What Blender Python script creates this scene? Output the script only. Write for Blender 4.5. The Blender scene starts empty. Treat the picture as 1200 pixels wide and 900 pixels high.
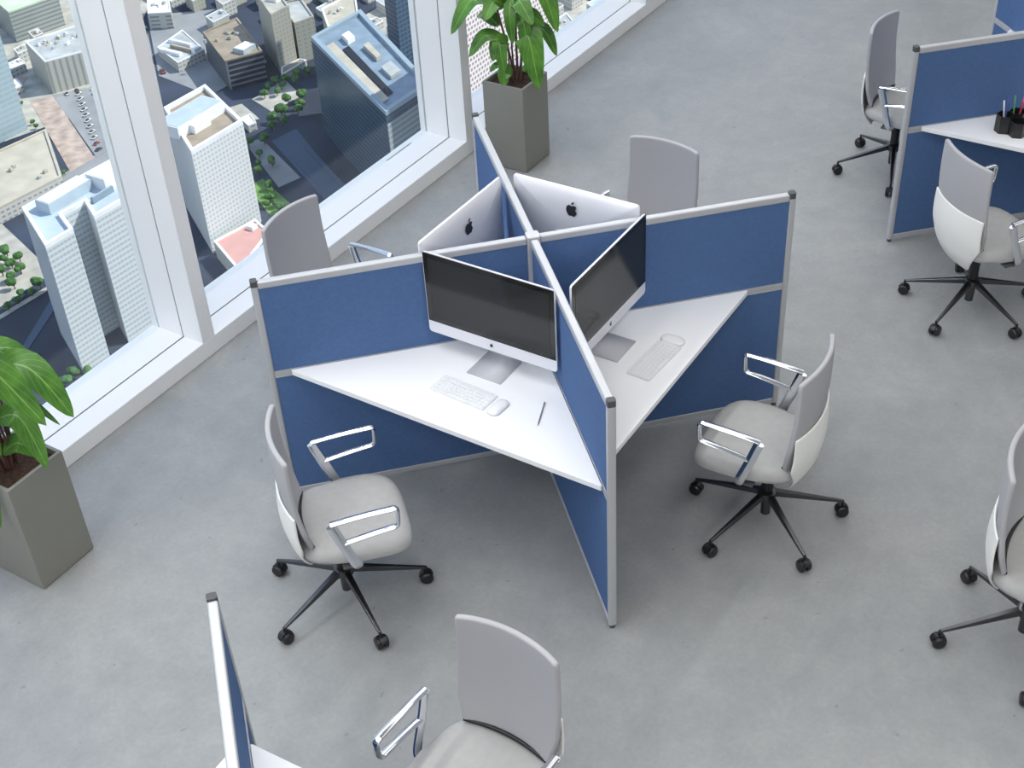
import bpy, bmesh, math, random
from mathutils import Vector, Matrix, noise
sc = bpy.context.scene
col = sc.collection
random.seed(7)
PI = math.pi
TH = 0.788                                   # direction of the window wall
DR = Vector((math.cos(TH), math.sin(TH), 0)) # along the window wall
OUT = Vector((-math.sin(TH), math.cos(TH), 0)) # out of the window

# ------------------------------------------------------------------ materials
def srgb(r, g, b):
    f = lambda c: (c/255/12.92) if c/255 <= .04045 else ((c/255+.055)/1.055)**2.4
    return (f(r), f(g), f(b), 1)
def new_mat(name):
    m = bpy.data.materials.new(name); m.use_nodes = True
    nt = m.node_tree; nt.nodes.clear()
    o = nt.nodes.new('ShaderNodeOutputMaterial'); b = nt.nodes.new('ShaderNodeBsdfPrincipled')
    nt.links.new(b.outputs[0], o.inputs[0])
    return m, nt, b
def mat(name, c, rough=.5, metal=0, var=0, vscale=5, bump=0, bscale=80, spec=.5, coat=0, sheen=0):
    m, nt, b = new_mat(name)
    b.inputs['Base Color'].default_value = c
    b.inputs['Roughness'].default_value = rough
    b.inputs['Metallic'].default_value = metal
    b.inputs['Specular IOR Level'].default_value = spec
    b.inputs['Coat Weight'].default_value = coat
    b.inputs['Coat Roughness'].default_value = .05
    b.inputs['Sheen Weight'].default_value = sheen
    tc = nt.nodes.new('ShaderNodeTexCoord')
    if var:
        n = nt.nodes.new('ShaderNodeTexNoise'); n.inputs['Scale'].default_value = vscale; n.inputs['Detail'].default_value = 5 if vscale > 1 else 1
        nt.links.new(tc.outputs['Object'], n.inputs['Vector'])
        r = nt.nodes.new('ShaderNodeValToRGB')
        r.color_ramp.elements[0].position = .3; r.color_ramp.elements[1].position = .7
        r.color_ramp.elements[0].color = (c[0]*(1-var), c[1]*(1-var), c[2]*(1-var), 1)
        r.color_ramp.elements[1].color = (min(1, c[0]*(1+var)), min(1, c[1]*(1+var)), min(1, c[2]*(1+var)), 1)
        nt.links.new(n.outputs[0], r.inputs[0]); nt.links.new(r.outputs[0], b.inputs['Base Color'])
    if bump:
        n = nt.nodes.new('ShaderNodeTexNoise'); n.inputs['Scale'].default_value = bscale; n.inputs['Detail'].default_value = 3
        nt.links.new(tc.outputs['Object'], n.inputs['Vector'])
        k = nt.nodes.new('ShaderNodeBump'); k.inputs['Strength'].default_value = bump; k.inputs['Distance'].default_value = .002
        nt.links.new(n.outputs[0], k.inputs['Height']); nt.links.new(k.outputs[0], b.inputs['Normal'])
    return m
def mathn(nt, op, a, b=None):
    n = nt.nodes.new('ShaderNodeMath'); n.operation = op
    for i, v in enumerate((a, b)):
        if v is None: continue
        if isinstance(v, (int, float)): n.inputs[i].default_value = v
        else: nt.links.new(v, n.inputs[i])
    return n.outputs[0]
def facade(name, wall, glass, fh=3.6, bw=3.0, hf=.5, vf=.6, stagger=False, rough=.4):
    """wall with rows of windows, in object space: floors of fh metres, bays of bw metres"""
    m, nt, b = new_mat(name)
    tc = nt.nodes.new('ShaderNodeTexCoord'); sp = nt.nodes.new('ShaderNodeSeparateXYZ')
    nt.links.new(tc.outputs['Object'], sp.inputs[0])
    u = mathn(nt, 'ADD', sp.outputs[0], sp.outputs[1]); z = sp.outputs[2]
    zr = mathn(nt, 'DIVIDE', z, fh); fz = mathn(nt, 'FRACT', zr)
    ur = mathn(nt, 'DIVIDE', u, bw)
    if stagger:
        row = mathn(nt, 'MODULO', mathn(nt, 'FLOOR', zr), 2.0)
        ur = mathn(nt, 'ADD', ur, mathn(nt, 'MULTIPLY', row, .5))
    fu = mathn(nt, 'FRACT', mathn(nt, 'ADD', ur, 1000.0))
    mask = mathn(nt, 'MULTIPLY', mathn(nt, 'LESS_THAN', fz, hf), mathn(nt, 'LESS_THAN', fu, vf))
    mx = nt.nodes.new('ShaderNodeMix'); mx.data_type = 'RGBA'
    nt.links.new(mask, mx.inputs[0]); mx.inputs[6].default_value = wall; mx.inputs[7].default_value = glass
    nt.links.new(mx.outputs[2], b.inputs['Base Color'])
    rr = mathn(nt, 'SUBTRACT', .8, mathn(nt, 'MULTIPLY', mask, .8-rough))
    nt.links.new(rr, b.inputs['Roughness'])
    b.inputs['Specular IOR Level'].default_value = .3
    return m

def floor_mat():
    m, nt, b = new_mat('polished_concrete')
    tc = nt.nodes.new('ShaderNodeTexCoord')
    def N(scale, det, rough=.6, dist=0):
        n = nt.nodes.new('ShaderNodeTexNoise'); n.inputs['Scale'].default_value = scale; n.inputs['Detail'].default_value = det
        n.inputs['Roughness'].default_value = rough; n.inputs['Distortion'].default_value = dist
        nt.links.new(tc.outputs['Object'], n.inputs['Vector']); return n.outputs[0]
    a = N(1.1, 6, .65, .6); c = N(7, 8, .7); d = N(46, 4, .7)
    s = mathn(nt, 'ADD', mathn(nt, 'MULTIPLY', a, .45), mathn(nt, 'ADD', mathn(nt, 'MULTIPLY', c, .33), mathn(nt, 'MULTIPLY', d, .22)))
    r = nt.nodes.new('ShaderNodeValToRGB'); e = r.color_ramp.elements
    e[0].position = .34; e[0].color = (.235, .248, .254, 1)
    e[1].position = .64; e[1].color = (.350, .357, .354, 1)
    q = r.color_ramp.elements.new(.5); q.color = (.292, .302, .304, 1)
    nt.links.new(s, r.inputs[0])
    pits = N(17, 2, .5)
    pm = mathn(nt, 'GREATER_THAN', pits, .735)
    mx = nt.nodes.new('ShaderNodeMix'); mx.data_type = 'RGBA'
    nt.links.new(mathn(nt, 'MULTIPLY', pm, .35), mx.inputs[0]); nt.links.new(r.outputs[0], mx.inputs[6]); mx.inputs[7].default_value = (.12, .12, .125, 1)
    nt.links.new(mx.outputs[2], b.inputs['Base Color'])
    rr = mathn(nt, 'ADD', .38, mathn(nt, 'MULTIPLY', c, .25)); nt.links.new(rr, b.inputs['Roughness'])
    b.inputs['Specular IOR Level'].default_value = .35
    k = nt.nodes.new('ShaderNodeBump'); k.inputs['Strength'].default_value = .12; k.inputs['Distance'].default_value = .003
    nt.links.new(c, k.inputs['Height']); nt.links.new(k.outputs[0], b.inputs['Normal'])
    return m
def glass_mat():
    m = bpy.data.materials.new('window_glass'); m.use_nodes = True; nt = m.node_tree; nt.nodes.clear()
    o = nt.nodes.new('ShaderNodeOutputMaterial'); t = nt.nodes.new('ShaderNodeBsdfTransparent'); g = nt.nodes.new('ShaderNodeBsdfGlossy')
    t.inputs[0].default_value = (.97, .99, .99, 1); g.inputs['Roughness'].default_value = .02
    mx = nt.nodes.new('ShaderNodeMixShader'); mx.inputs[0].default_value = .035
    nt.links.new(t.outputs[0], mx.inputs[1]); nt.links.new(g.outputs[0], mx.inputs[2]); nt.links.new(mx.outputs[0], o.inputs[0])
    return m
def leaf_mat():
    m, nt, b = new_mat('leaf_green')
    tc = nt.nodes.new('ShaderNodeTexCoord')
    n = nt.nodes.new('ShaderNodeTexNoise'); n.inputs['Scale'].default_value = 9; n.inputs['Detail'].default_value = 4
    nt.links.new(tc.outputs['Object'], n.inputs['Vector'])
    r = nt.nodes.new('ShaderNodeValToRGB'); e = r.color_ramp.elements
    e[0].position = .3; e[0].color = (.025, .105, .012, 1); e[1].position = .72; e[1].color = (.11, .29, .035, 1)
    nt.links.new(n.outputs[0], r.inputs[0])
    # pale midrib and veins from the leaf's own uv
    uv = nt.nodes.new('ShaderNodeUVMap'); sp = nt.nodes.new('ShaderNodeSeparateXYZ'); nt.links.new(uv.outputs[0], sp.inputs[0])
    au = mathn(nt, 'ABSOLUTE', mathn(nt, 'SUBTRACT', sp.outputs[0], .5))
    rib = mathn(nt, 'LESS_THAN', au, .028)
    v = mathn(nt, 'FRACT', mathn(nt, 'SUBTRACT', mathn(nt, 'MULTIPLY', sp.outputs[1], 9.0), mathn(nt, 'MULTIPLY', au, 5.0)))
    vein = mathn(nt, 'MULTIPLY', mathn(nt, 'LESS_THAN', v, .12), .35)
    mask = mathn(nt, 'MAXIMUM', mathn(nt, 'MULTIPLY', rib, .7), vein)
    mx = nt.nodes.new('ShaderNodeMix'); mx.data_type = 'RGBA'
    nt.links.new(mask, mx.inputs[0]); nt.links.new(r.outputs[0], mx.inputs[6]); mx.inputs[7].default_value = (.24, .45, .09, 1)
    nt.links.new(mx.outputs[2], b.inputs['Base Color'])
    b.inputs['Roughness'].default_value = .35
    b.inputs['Subsurface Weight'].default_value = .1; b.inputs['Subsurface Radius'].default_value = (.01, .02, .005)
    return m

M = dict(
 floor=floor_mat(), glass=glass_mat(), leaf=leaf_mat(),
 white_paint=mat('white_window_paint', (.92, .92, .92, 1), .4),
 wall=mat('white_wall_paint', (.8, .8, .8, 1), .8), wall_g=mat('grey_wall_paint', (.38, .38, .39, 1), .8),
 gasket=mat('grey_rubber_gasket', (.12, .13, .14, 1), .7),
 alu=mat('satin_aluminium', (.52, .53, .55, 1), .42, .35),
 cap=mat('dark_grey_plastic', (.07, .075, .08, 1), .5),
 blue=mat('blue_screen_fabric', (.082, .150, .310, 1), .9, var=.06, vscale=60, bump=.2, bscale=900, spec=.15),
 desk=mat('white_laminate', (.90, .91, .93, 1), .32),
 grey_fabric=mat('light_grey_upholstery', (.43, .43, .425, 1), .75, var=.04, vscale=30, bump=.15, bscale=700, spec=.3),
 back_fabric=mat('grey_backrest_mesh', (.43, .43, .45, 1), .7, bump=.15, bscale=900, spec=.3),
 shell=mat('off_white_plastic', (.86, .86, .83, 1), .45),
 chrome=mat('polished_chrome', (.82, .84, .88, 1), .08, 1),
 dark_chrome=mat('dark_polished_metal', (.12, .12, .125, 1), .28, 1),
 black=mat('black_plastic', (.012, .012, .013, 1), .35),
 silver=mat('silver_computer_shell', (.76, .77, .82, 1), .35, .15),
 foot=mat('brushed_stand_metal', (.50, .51, .55, 1), .5, 0),
 screen=mat('dark_display_glass', (.022, .024, .026, 1), .10, spec=.35),
 bezel=mat('black_glass_bezel', (.006, .006, .007, 1), .08, spec=.6),
 logo=mat('dark_logo', (.03, .03, .035, 1), .25),
 key=mat('white_key_plastic', (.80, .81, .83, 1), .5),
 keybed=mat('pale_aluminium', (.72, .73, .75, 1), .5, 0),
 planter=mat('taupe_planter', (.225, .225, .195, 1), .38, var=.03, vscale=3),
 soil=mat('dark_brown_soil', (.045, .022, .013, 1), .95, var=.5, vscale=45, bump=1, bscale=60),
 stem=mat('brown_green_stem', (.11, .05, .035, 1), .6, var=.3, vscale=20),
 pen_white=mat('white_pen', (.8, .8, .85, 1), .4), pen_green=mat('green_pen', (.1, .35, .15, 1), .4),
 pen_pink=mat('pink_pen', (.75, .18, .35, 1), .4), pen_red=mat('red_pen', (.5, .03, .04, 1), .4), pen_blue=mat('blue_pen', (.08, .12, .4, 1), .4),
 steel=mat('slim_steel', (.42, .43, .45, 1), .3, .8),
)

# ------------------------------------------------------------------ helpers
def _link(name, me, m, parent, smooth, bevel, seg, loc, rot):
    for x in (m if isinstance(m, (list, tuple)) else [m]): me.materials.append(x)
    if smooth:
        for p in me.polygons: p.use_smooth = True
        me.set_sharp_from_angle(angle=math.radians(smooth))
    o = bpy.data.objects.new(name, me); col.objects.link(o)
    if parent: o.parent = parent
    if loc: o.location = loc
    if rot: o.rotation_euler = rot
    if bevel:
        b = o.modifiers.new('bevel', 'BEVEL'); b.width = bevel; b.segments = seg; b.limit_method = 'ANGLE'
        b.angle_limit = math.radians(40)
    return o
def part(name, bm, m, parent=None, smooth=0, bevel=0, seg=2, loc=None, rot=None, keep=False):
    me = bpy.data.meshes.new(name)
    if not keep: bmesh.ops.recalc_face_normals(bm, faces=bm.faces)
    bm.to_mesh(me); bm.free()
    return _link(name, me, m, parent, smooth, bevel, seg, loc, rot)
def empty(name, loc=(0, 0, 0), rz=0):
    o = bpy.data.objects.new(name, None); o.empty_display_size = .1
    col.objects.link(o); o.location = loc; o.rotation_euler = (0, 0, rz); return o
def tag(o, label, cat, group=None, kind=None):
    o['label'] = label
    if cat: o['category'] = cat
    if group: o['group'] = group
    if kind: o['kind'] = kind
    return o
def struct(o, label=None):
    o['kind'] = 'structure'
    if label: o['label'] = label
    return o
def copy_tree(o, parent=None):
    c = o.copy(); col.objects.link(c); c.parent = parent
    for ch in list(o.children): copy_tree(ch, c)
    return c
def BM(): return bmesh.new()
def box(bm, x0, x1, y0, y1, z0, z1, mi=0):
    v = [bm.verts.new((x, y, z)) for z in (z0, z1) for (x, y) in ((x0, y0), (x1, y0), (x1, y1), (x0, y1))]
    for f in ((0, 3, 2, 1), (4, 5, 6, 7), (0, 1, 5, 4), (1, 2, 6, 5), (2, 3, 7, 6), (3, 0, 4, 7)):
        bm.faces.new([v[i] for i in f]).material_index = mi
    return bm
def B(*a, **k): return box(BM(), *a, **k)
def prism(bm, poly, z0, z1, mi=0):
    a = [bm.verts.new((x, y, z0)) for x, y in poly]; b = [bm.verts.new((x, y, z1)) for x, y in poly]
    n = len(poly)
    bm.faces.new(a[::-1]).material_index = mi; bm.faces.new(b).material_index = mi
    for i in range(n): bm.faces.new((a[i], a[(i+1) % n], b[(i+1) % n], b[i])).material_index = mi
    return bm
def lathe(bm, prof, n=20, c=(0, 0)):
    rings = []
    for r, z in prof:
        rings.append([bm.verts.new((c[0]+r*math.cos(2*PI*i/n), c[1]+r*math.sin(2*PI*i/n), z)) for i in range(n)])
    for a, b in zip(rings, rings[1:]):
        for i in range(n): bm.faces.new((a[i], a[(i+1) % n], b[(i+1) % n], b[i]))
    bm.faces.new(rings[0][::-1]); bm.faces.new(rings[-1])
    return bm
def frames(pts, closed=False):
    n = len(pts); T = []
    for i in range(n):
        if closed: t = pts[(i+1) % n]-pts[i-1]
        else: t = pts[min(i+1, n-1)]-pts[max(i-1, 0)]
        T.append(t.normalized())
    return T
def tube(bm, pts, rad, n=8, up=None, flat=1.0, closed=False):
    """sweep: rad number or list; flat scales the section along the side vector"""
    pts = [Vector(p) for p in pts]; T = frames(pts, closed)
    ref = Vector(up) if up else (Vector((0, 0, 1)) if abs(T[0].z) < .9 else Vector((1, 0, 0)))
    rings = []; prev = None
    for i, (p, t) in enumerate(zip(pts, T)):
        if up: a = Vector(up) - t*Vector(up).dot(t)
        else:
            a = (ref if prev is None else prev); a = a - t*a.dot(t)
        if a.length < 1e-5: a = Vector((1, 0, 0)) - t*t.x
        a.normalize(); prev = a; b = t.cross(a)
        r = rad[i] if isinstance(rad, (list, tuple)) else rad
        rings.append([bm.verts.new(p + a*(r*math.cos(2*PI*k/n)) + b*(r*flat*math.sin(2*PI*k/n))) for k in range(n)])
    m = len(rings)
    for i in range(m if closed else m-1):
        A, C = rings[i], rings[(i+1) % m]
        for k in range(n): bm.faces.new((A[k], A[(k+1) % n], C[(k+1) % n], C[k]))
    if not closed: bm.faces.new(rings[0][::-1]); bm.faces.new(rings[-1])
    return bm
def smooth_path(P, k=6):
    """Catmull-Rom through points"""
    P = [Vector(p) for p in P]; out = []
    for i in range(len(P)-1):
        p0 = P[max(i-1, 0)]; p1 = P[i]; p2 = P[i+1]; p3 = P[min(i+2, len(P)-1)]
        for j in range(k):
            t = j/k
            out.append(.5*((2*p1)+(-p0+p2)*t+(2*p0-5*p1+4*p2-p3)*t*t+(-p0+3*p1-3*p2+p3)*t*t*t))
    out.append(P[-1]); return out
def surface(fn, nu, nv):
    bm = BM(); g = [[bm.verts.new(fn(i/nu*2-1, j/nv)) for i in range(nu+1)] for j in range(nv+1)]
    for j in range(nv):
        for i in range(nu): bm.faces.new((g[j][i], g[j][i+1], g[j+1][i+1], g[j+1][i]))
    return bm
def rrect(w, h, r, n=5, cx=0, cy=0):
    pts = []
    for (sx, sy, a0) in ((1, 1, 0), (-1, 1, 90), (-1, -1, 180), (1, -1, 270)):
        for i in range(n+1):
            a = math.radians(a0+90*i/n)
            pts.append((cx+sx*(w/2-r)+r*math.cos(a), cy+sy*(h/2-r)+r*math.sin(a)))
    return pts

# ------------------------------------------------------------------ camera
cam = bpy.data.cameras.new('camera'); co = bpy.data.objects.new('camera', cam); col.objects.link(co)
co.location = (-1.0653, -4.8597, 4.2253); co.rotation_euler = (.9144, .0492, -.2279)
cam.sensor_fit = 'HORIZONTAL'; cam.sensor_width = 36; cam.lens = 36*1571.8/1200
cam.clip_start = .05; cam.clip_end = 6000
sc.camera = co

# ------------------------------------------------------------------ the room
T0, T1, D0, D1, HC = -7.5, 11.0, 1.969, -8.5, 5.2     # along the window wall, towards the window, away from it, ceiling
def W(t, m, z=0): v = DR*t + OUT*m; return (v.x, v.y, z)
fl = part('floor', B(T0-.2, T1+.2, D1-.2, 2.36, -.3, 0), M['floor'], rot=(0, 0, TH)); struct(fl)
ce = part('ceiling', B(T0-.2, T1+.2, D1-.2, 2.36, HC, HC+.3), M['wall'], rot=(0, 0, TH)); struct(ce)
struct(part('wall_back', B(T0-.2, T1+.2, D1-.2, D1, 0, HC), M['wall_g'], rot=(0, 0, TH)))
struct(part('wall_right', B(T1, T1+.2, D1, 2.36, 0, HC), M['wall_g'], rot=(0, 0, TH)))
struct(part('wall_left', B(T0-.2, T0, D1, 2.36, 0, HC), M['wall'], rot=(0, 0, TH)))
SILL = .105; pitch = 2.57; pw = .092
posts = [-.233+pitch*k for k in (-3, -2, -1, 0, 1, 2, 3, 4)]   # left edge of each post
struct(part('trim_1', B(T0, T1, 1.969, 2.108, 0, SILL), M['white_paint'], rot=(0, 0, TH), bevel=.004))
n_t = 2
for p in posts:
    if p < T0 or p+pw > T1: continue
    struct(part('trim_%d' % n_t, B(p, p+pw, 1.969, 2.108, SILL, HC), M['white_paint'], rot=(0, 0, TH))); n_t += 1
struct(part('trim_%d' % n_t, B(T0, T1, 1.969, 2.36, HC-.25, HC), M['white_paint'], rot=(0, 0, TH)))
edges = [T0] + [x for p in posts if p > T0 and p+pw < T1 for x in (p, p+pw)] + [T1]
wi = 1; FILL_SPANS = []
for a, b in zip(edges[0::2], edges[1::2]):
    h1 = HC-.25
    w = BM()   # sash frame: sill, two jambs, head (flush with the reveal, a gasket joint between)
    y0, y1 = 2.116, 2.34
    box(w, a-.046, b+.046, y0, y1, 0, SILL); box(w, a-.046, a, y0, y1, SILL, h1); box(w, b, b+.046, y0, y1, SILL, h1)
    win = struct(part('window_%d' % wi, w, M['white_paint'], rot=(0, 0, TH)))
    g = BM(); box(g, a-.003, b+.003, 2.108, y0, 0, SILL-.003); box(g, a-.02, a-.003, 2.108, y0, SILL-.003, h1); box(g, b+.003, b+.02, 2.108, y0, SILL-.003, h1)
    part('gasket', g, M['gasket'], win)
    part('glass_pane', B(a, b, 2.285, 2.300, SILL, h1), M['glass'], win)
    FILL_SPANS.append((a, b)); wi += 1

# ------------------------------------------------------------------ workstation pods
H = 1.2; PW = .030; ZD = .7286
def screen(name, label, cx, cy, ang, L, group):
    """one partition arm from the central post outwards; local x runs along the arm"""
    e = empty(name, (cx, cy, 0), ang); tag(e, label, 'partition screen', group)
    x0, x1 = .030, L
    part('post', prism(BM(), rrect(PW, .034, .008, 3, x1, 0), .022, H-.022), M['alu'], e, smooth=40)
    part('post_cap', prism(BM(), rrect(PW, .034, .008, 3, x1, 0), H-.022, H+.006), M['cap'], e, smooth=40)
    part('foot', lathe(BM(), [(.012, 0), (.013, .014), (.006, .022)], 12, (x1, 0)), M['cap'], e, smooth=40)
    xa = x1-PW/2
    t = B(x0, xa, -.017, .017, H-.034, H); part('top_rail', t, M['alu'], e, bevel=.006)
    t = B(x0, xa, -.015, .015, ZD-.030, ZD-.017); box(t, x0, xa, -.015, .015, ZD-.010, ZD+.006); box(t, x0, xa, -.011, .011, ZD-.018, ZD-.009)
    part('middle_rail', t, M['alu'], e)
    part('bottom_rail', B(x0, xa, -.016, .016, .022, .052), M['alu'], e, bevel=.004)
    part('upper_panel', B(x0, xa, -.012, .012, ZD+.006, H-.034), M['blue'], e)
    part('lower_panel', B(x0, xa, -.012, .012, .052, ZD-.030), M['blue'], e)
    return e
def centre_post(cx, cy, label, ang=0):
    e = empty('connector_post', (cx, cy, 0), ang); tag(e, label, 'post', 'central posts of the workstation clusters')
    part('post', prism(BM(), rrect(.058, .058, .006, 3), .02, H-.004), M['alu'], e, smooth=40)
    part('post_cap', prism(BM(), rrect(.060, .060, .012, 3), H-.004, H+.008), M['alu'], e, bevel=.003)
    part('foot', lathe(BM(), [(.014, 0), (.014, .02)], 12), M['cap'], e, smooth=40)
    return e
def desk(label, cx, cy, ang, D1_, D2_):
    """triangular top filling the quadrant x>0,y>0 of its frame"""
    e = empty('corner_desk', (cx, cy, 0), ang); tag(e, label, 'desk', 'white triangular desktops between the blue screens')
    o = .0185
    poly = [(.0305, .0305), (.0305, o), (D1_, o), (D1_, o+.006), (o+.006, D2_), (o, D2_), (o, .0305)]
    part('desktop', prism(BM(), poly, ZD-.022, ZD+.004), M['desk'], e, bevel=.0015)
    part('bracket', B(.3, .36, o, .10, ZD-.030, ZD-.022), M['cap'], e); part('bracket', B(o, .10, .3, .36, ZD-.030, ZD-.022), M['cap'], e)
    return e
G_ = 'blue fabric partition screens in aluminium frames'
# central pod: arms to the right, up, left and towards the camera
screen('partition_screen', 'blue screen arm running right from the central crossing, behind the right desk', 0, 0, -.019*0, 1.19, G_)
screen('partition_screen', 'blue screen arm running from the central crossing back towards the far potted plant', 0, 0, PI/2, 1.213, G_)
screen('partition_screen', 'blue screen arm running left from the central crossing towards the windows', 0, 0, PI, 1.204, G_)
screen('partition_screen', 'blue screen arm nearest the viewer, standing edge-on between the two front desks', 0, 0, -PI/2, 1.195, G_)
centre_post(0, 0, 'aluminium post where the four blue screens of the central cluster cross')
desk('white triangular desk with a pen on it, left front of the central cluster', 0, 0, PI, 1.114, 1.128)
desk('white triangular desk right front of the central cluster, in front of the right chair', 0, 0, -PI/2, 1.01, 1.0)
desk('white desk behind the central cluster under the left rear silver monitor, mostly hidden', 0, 0, PI/2, 1.0, 1.0)
desk('white desk behind the central cluster under the right rear silver monitor, mostly hidden', 0, 0, 0, 1.0, 1.0)
# pod at the right edge
P2 = (3.602, 1.228)
screen('partition_screen', 'large blue screen arm with its free end at the upper right, beside the pen holder', P2[0], P2[1], PI-.006, 1.204, G_)
screen('partition_screen', 'blue screen arm glimpsed in the top right corner behind the long screen', P2[0], P2[1], PI/2-.006, 1.213, G_)
centre_post(P2[0], P2[1], 'aluminium centre post of the cluster at the right edge of the photo')
desk('white triangular desk carrying the black pen holder at the right edge', P2[0], P2[1], PI-.006, 1.114, 1.128)
desk('white desk tip glimpsed in the top right corner behind the long screen', P2[0], P2[1], PI/2-.006, 1.0, 1.0)
# pod at the bottom edge
P3 = (-1.425, -2.985)
A3 = .035
screen('partition_screen', 'narrow blue screen arm rising from the bottom edge at lower left', P3[0], P3[1], PI/2+A3, 1.2, G_)
centre_post(P3[0], P3[1], 'aluminium centre post of the cluster below the bottom edge', A3)
desk('white desk left of the narrow screen at the bottom edge', P3[0], P3[1], PI/2+A3, 1.0, 1.0)
desk('white desk right of the narrow screen at the bottom edge', P3[0], P3[1], A3, 1.0, .985)

# ------------------------------------------------------------------ office chair
def make_chair():
    e = empty('office_chair')
    # five-star base
    part('hub', lathe(BM(), [(.014, .040), (.022, .045), (.024, .13), (.042, .142), (.042, .176), (.03, .184)], 20), M['dark_chrome'], e, smooth=40)
    for k in range(5):
        a = 2*PI*k/5
        b = BM(); n = 7
        rings = []
        for i in range(n):
            f = i/(n-1); r = .03+(.345-.03)*f
            zt = .178-.090*f; w = .017-.009*f; h = .030-.018*f
            rings.append([b.verts.new((r, y, z)) for (y, z) in ((-w, zt-h), (w, zt-h), (w*.8, zt), (-w*.8, zt))])
        for A, C in zip(rings, rings[1:]):
            for q in range(4): b.faces.new((A[q], A[(q+1) % 4], C[(q+1) % 4], C[q]))
        b.faces.new(rings[0]); b.faces.new(rings[-1][::-1])
        lg = part('leg', b, M['dark_chrome'], e, bevel=.003, rot=(0, 0, a))
        c = BM()
        # twin wheel caster with hood, at the end of the leg
        for s in (-1, 1):
            prof = [(.010, s*.004), (.027, s*.005), (.029, s*.010), (.029, s*.020), (.024, s*.026), (.008, s*.028)]
            n = 20; rg = []
            for r, y in prof:
                rg.append([c.verts.new((.345+r*math.cos(2*PI*i/n), y, .029+r*math.sin(2*PI*i/n))) for i in range(n)])
            for A, C in zip(rg, rg[1:]):
                for i in range(n): c.faces.new((A[i], A[(i+1) % n], C[(i+1) % n], C[i]))
            c.faces.new(rg[0][::-1]); c.faces.new(rg[-1])
        hood = []
        for i in range(7):
            t = math.radians(20+160*i/6)
            hood.append((.345+.032*math.cos(t), .030+.032*math.sin(t)))
        va = [[c.verts.new((x, y, z)) for x, z in hood] for y in (-.010, .010)]
        ctr = [c.verts.new((.345, y, .03)) for y in (-.010, .010)]
        for i in range(6):
            c.faces.new((va[0][i], va[0][i+1], va[1][i+1], va[1][i])); c.faces.new((ctr[0], va[0][i+1], va[0][i])); c.faces.new((ctr[1], va[1][i], va[1][i+1]))
        lathe(c, [(.007, .055), (.007, .085)], 10, (.345, 0))
        part('caster', c, M['black'], lg, smooth=35)
    part('gas_column', lathe(BM(), [(.026, .184), (.026, .30), (.016, .302), (.016, .372)], 20), M['black'], e, smooth=40)
    # mechanism under the seat
    b = B(-.13, .13, -.07, .07, .365, .400); box(b, -.17, -.12, -.045, .045, .372, .396)
    mech = part('tilt_mechanism', b, M['cap'], e, bevel=.008)
    tube(b := BM(), smooth_path([(.05, -.06, .382), (.055, -.17, .380), (.06, -.225, .374)], 4), .006, 8)
    part('lever', b, M['black'], mech, smooth=50)
    # seat: rounded pad with waterfall front
    b = BM(); N = 48
    prof = [(0, .0), (.35, .0), (.65, -.002), (.85, -.009), (.95, -.020), (1.0, -.040), (.985, -.060), (.93, -.072), (.5, -.076)]
    rings = []
    for s, dz in prof:
        ring = []
        for i in range(N):
            t = 2*PI*i/N; c_, s_ = math.cos(t), math.sin(t); ex = 2/4.2
            x = .065 + s*.238*math.copysign(abs(c_)**ex, c_); y = s*(.243-.012*((x-.065)/.238 < -.2))*math.copysign(abs(s_)**ex, s_)
            if x < .05: y *= 1-.10*((.05-x)/.22)**2
            z = .472+dz - .028*max(0, (x-.12)/.18)**2 + .010*(abs(y)/.24)**2*(s < .96) + .006*max(0, (-.02-x)/.15)
            ring.append(b.verts.new((x, y, z)))
        rings.append(ring) if s else None
    top = b.verts.new((.065, 0, .472))
    for i in range(N): b.faces.new((top, rings[0][i], rings[0][(i+1) % N]))
    for A, C in zip(rings, rings[1:]):
        for i in range(N): b.faces.new((A[i], C[i], C[(i+1) % N], A[(i+1) % N]))
    b.faces.new(rings[-1])
    part('seat', b, M['grey_fabric'], e, smooth=60)
    # backrest
    def bx(z): 
        f = (z-.46)/.50
        return -.150-.045*f-.018*math.sin(PI*min(1, max(0, f)))
    def back(u, v):
        z = .468+.485*v
        w = .204-.034*max(0, 1-v/.26)**1.3-.004*max(0, (v-.5)/.5)
        w -= .004*max(0, (v-.97)/.03)**2
        uu = u*w; zz = z - .004*(abs(u)**10)*(v > .97)
        return Vector((bx(z)+.040*(abs(u)**2), uu, zz + .004*(1-u*u)*(v**6)))
    o = part('backrest', surface(back, 20, 26), M['back_fabric'], e, smooth=60)
    s = o.modifiers.new('thickness', 'SOLIDIFY'); s.thickness = .022; s.offset = 0
    bv = o.modifiers.new('bevel', 'BEVEL'); bv.width = .008; bv.segments = 3; bv.limit_method = 'ANGLE'; bv.angle_limit = 1.0
    # white lower shell wrapping the back
    def shell(u, v):
        z = .325+.345*v
        k = .50
        w = .105+(.207-.105)*(v/k)**.9 if v < k else .207-.003*((v-k)/(1-k))
        cur = .042*(abs(u)**2)*(w/.207)**2
        base = bx(max(z, .46)) - .018
        xx = base + cur - .034*math.sin(PI*min(1, (v/.98)**.85))*(1-.3*u*u) + (.030*((.46-z)/.13)**1.5 if z < .46 else 0)
        return Vector((xx, u*w, z))
    o = part('lumbar_shell', surface(shell, 18, 20), M['shell'], e, smooth=50)
    s = o.modifiers.new('thickness', 'SOLIDIFY'); s.thickness = .010; s.offset = 0
    bv = o.modifiers.new('bevel', 'BEVEL'); bv.width = .004; bv.segments = 2; bv.limit_method = 'ANGLE'; bv.angle_limit = 1.0
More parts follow.
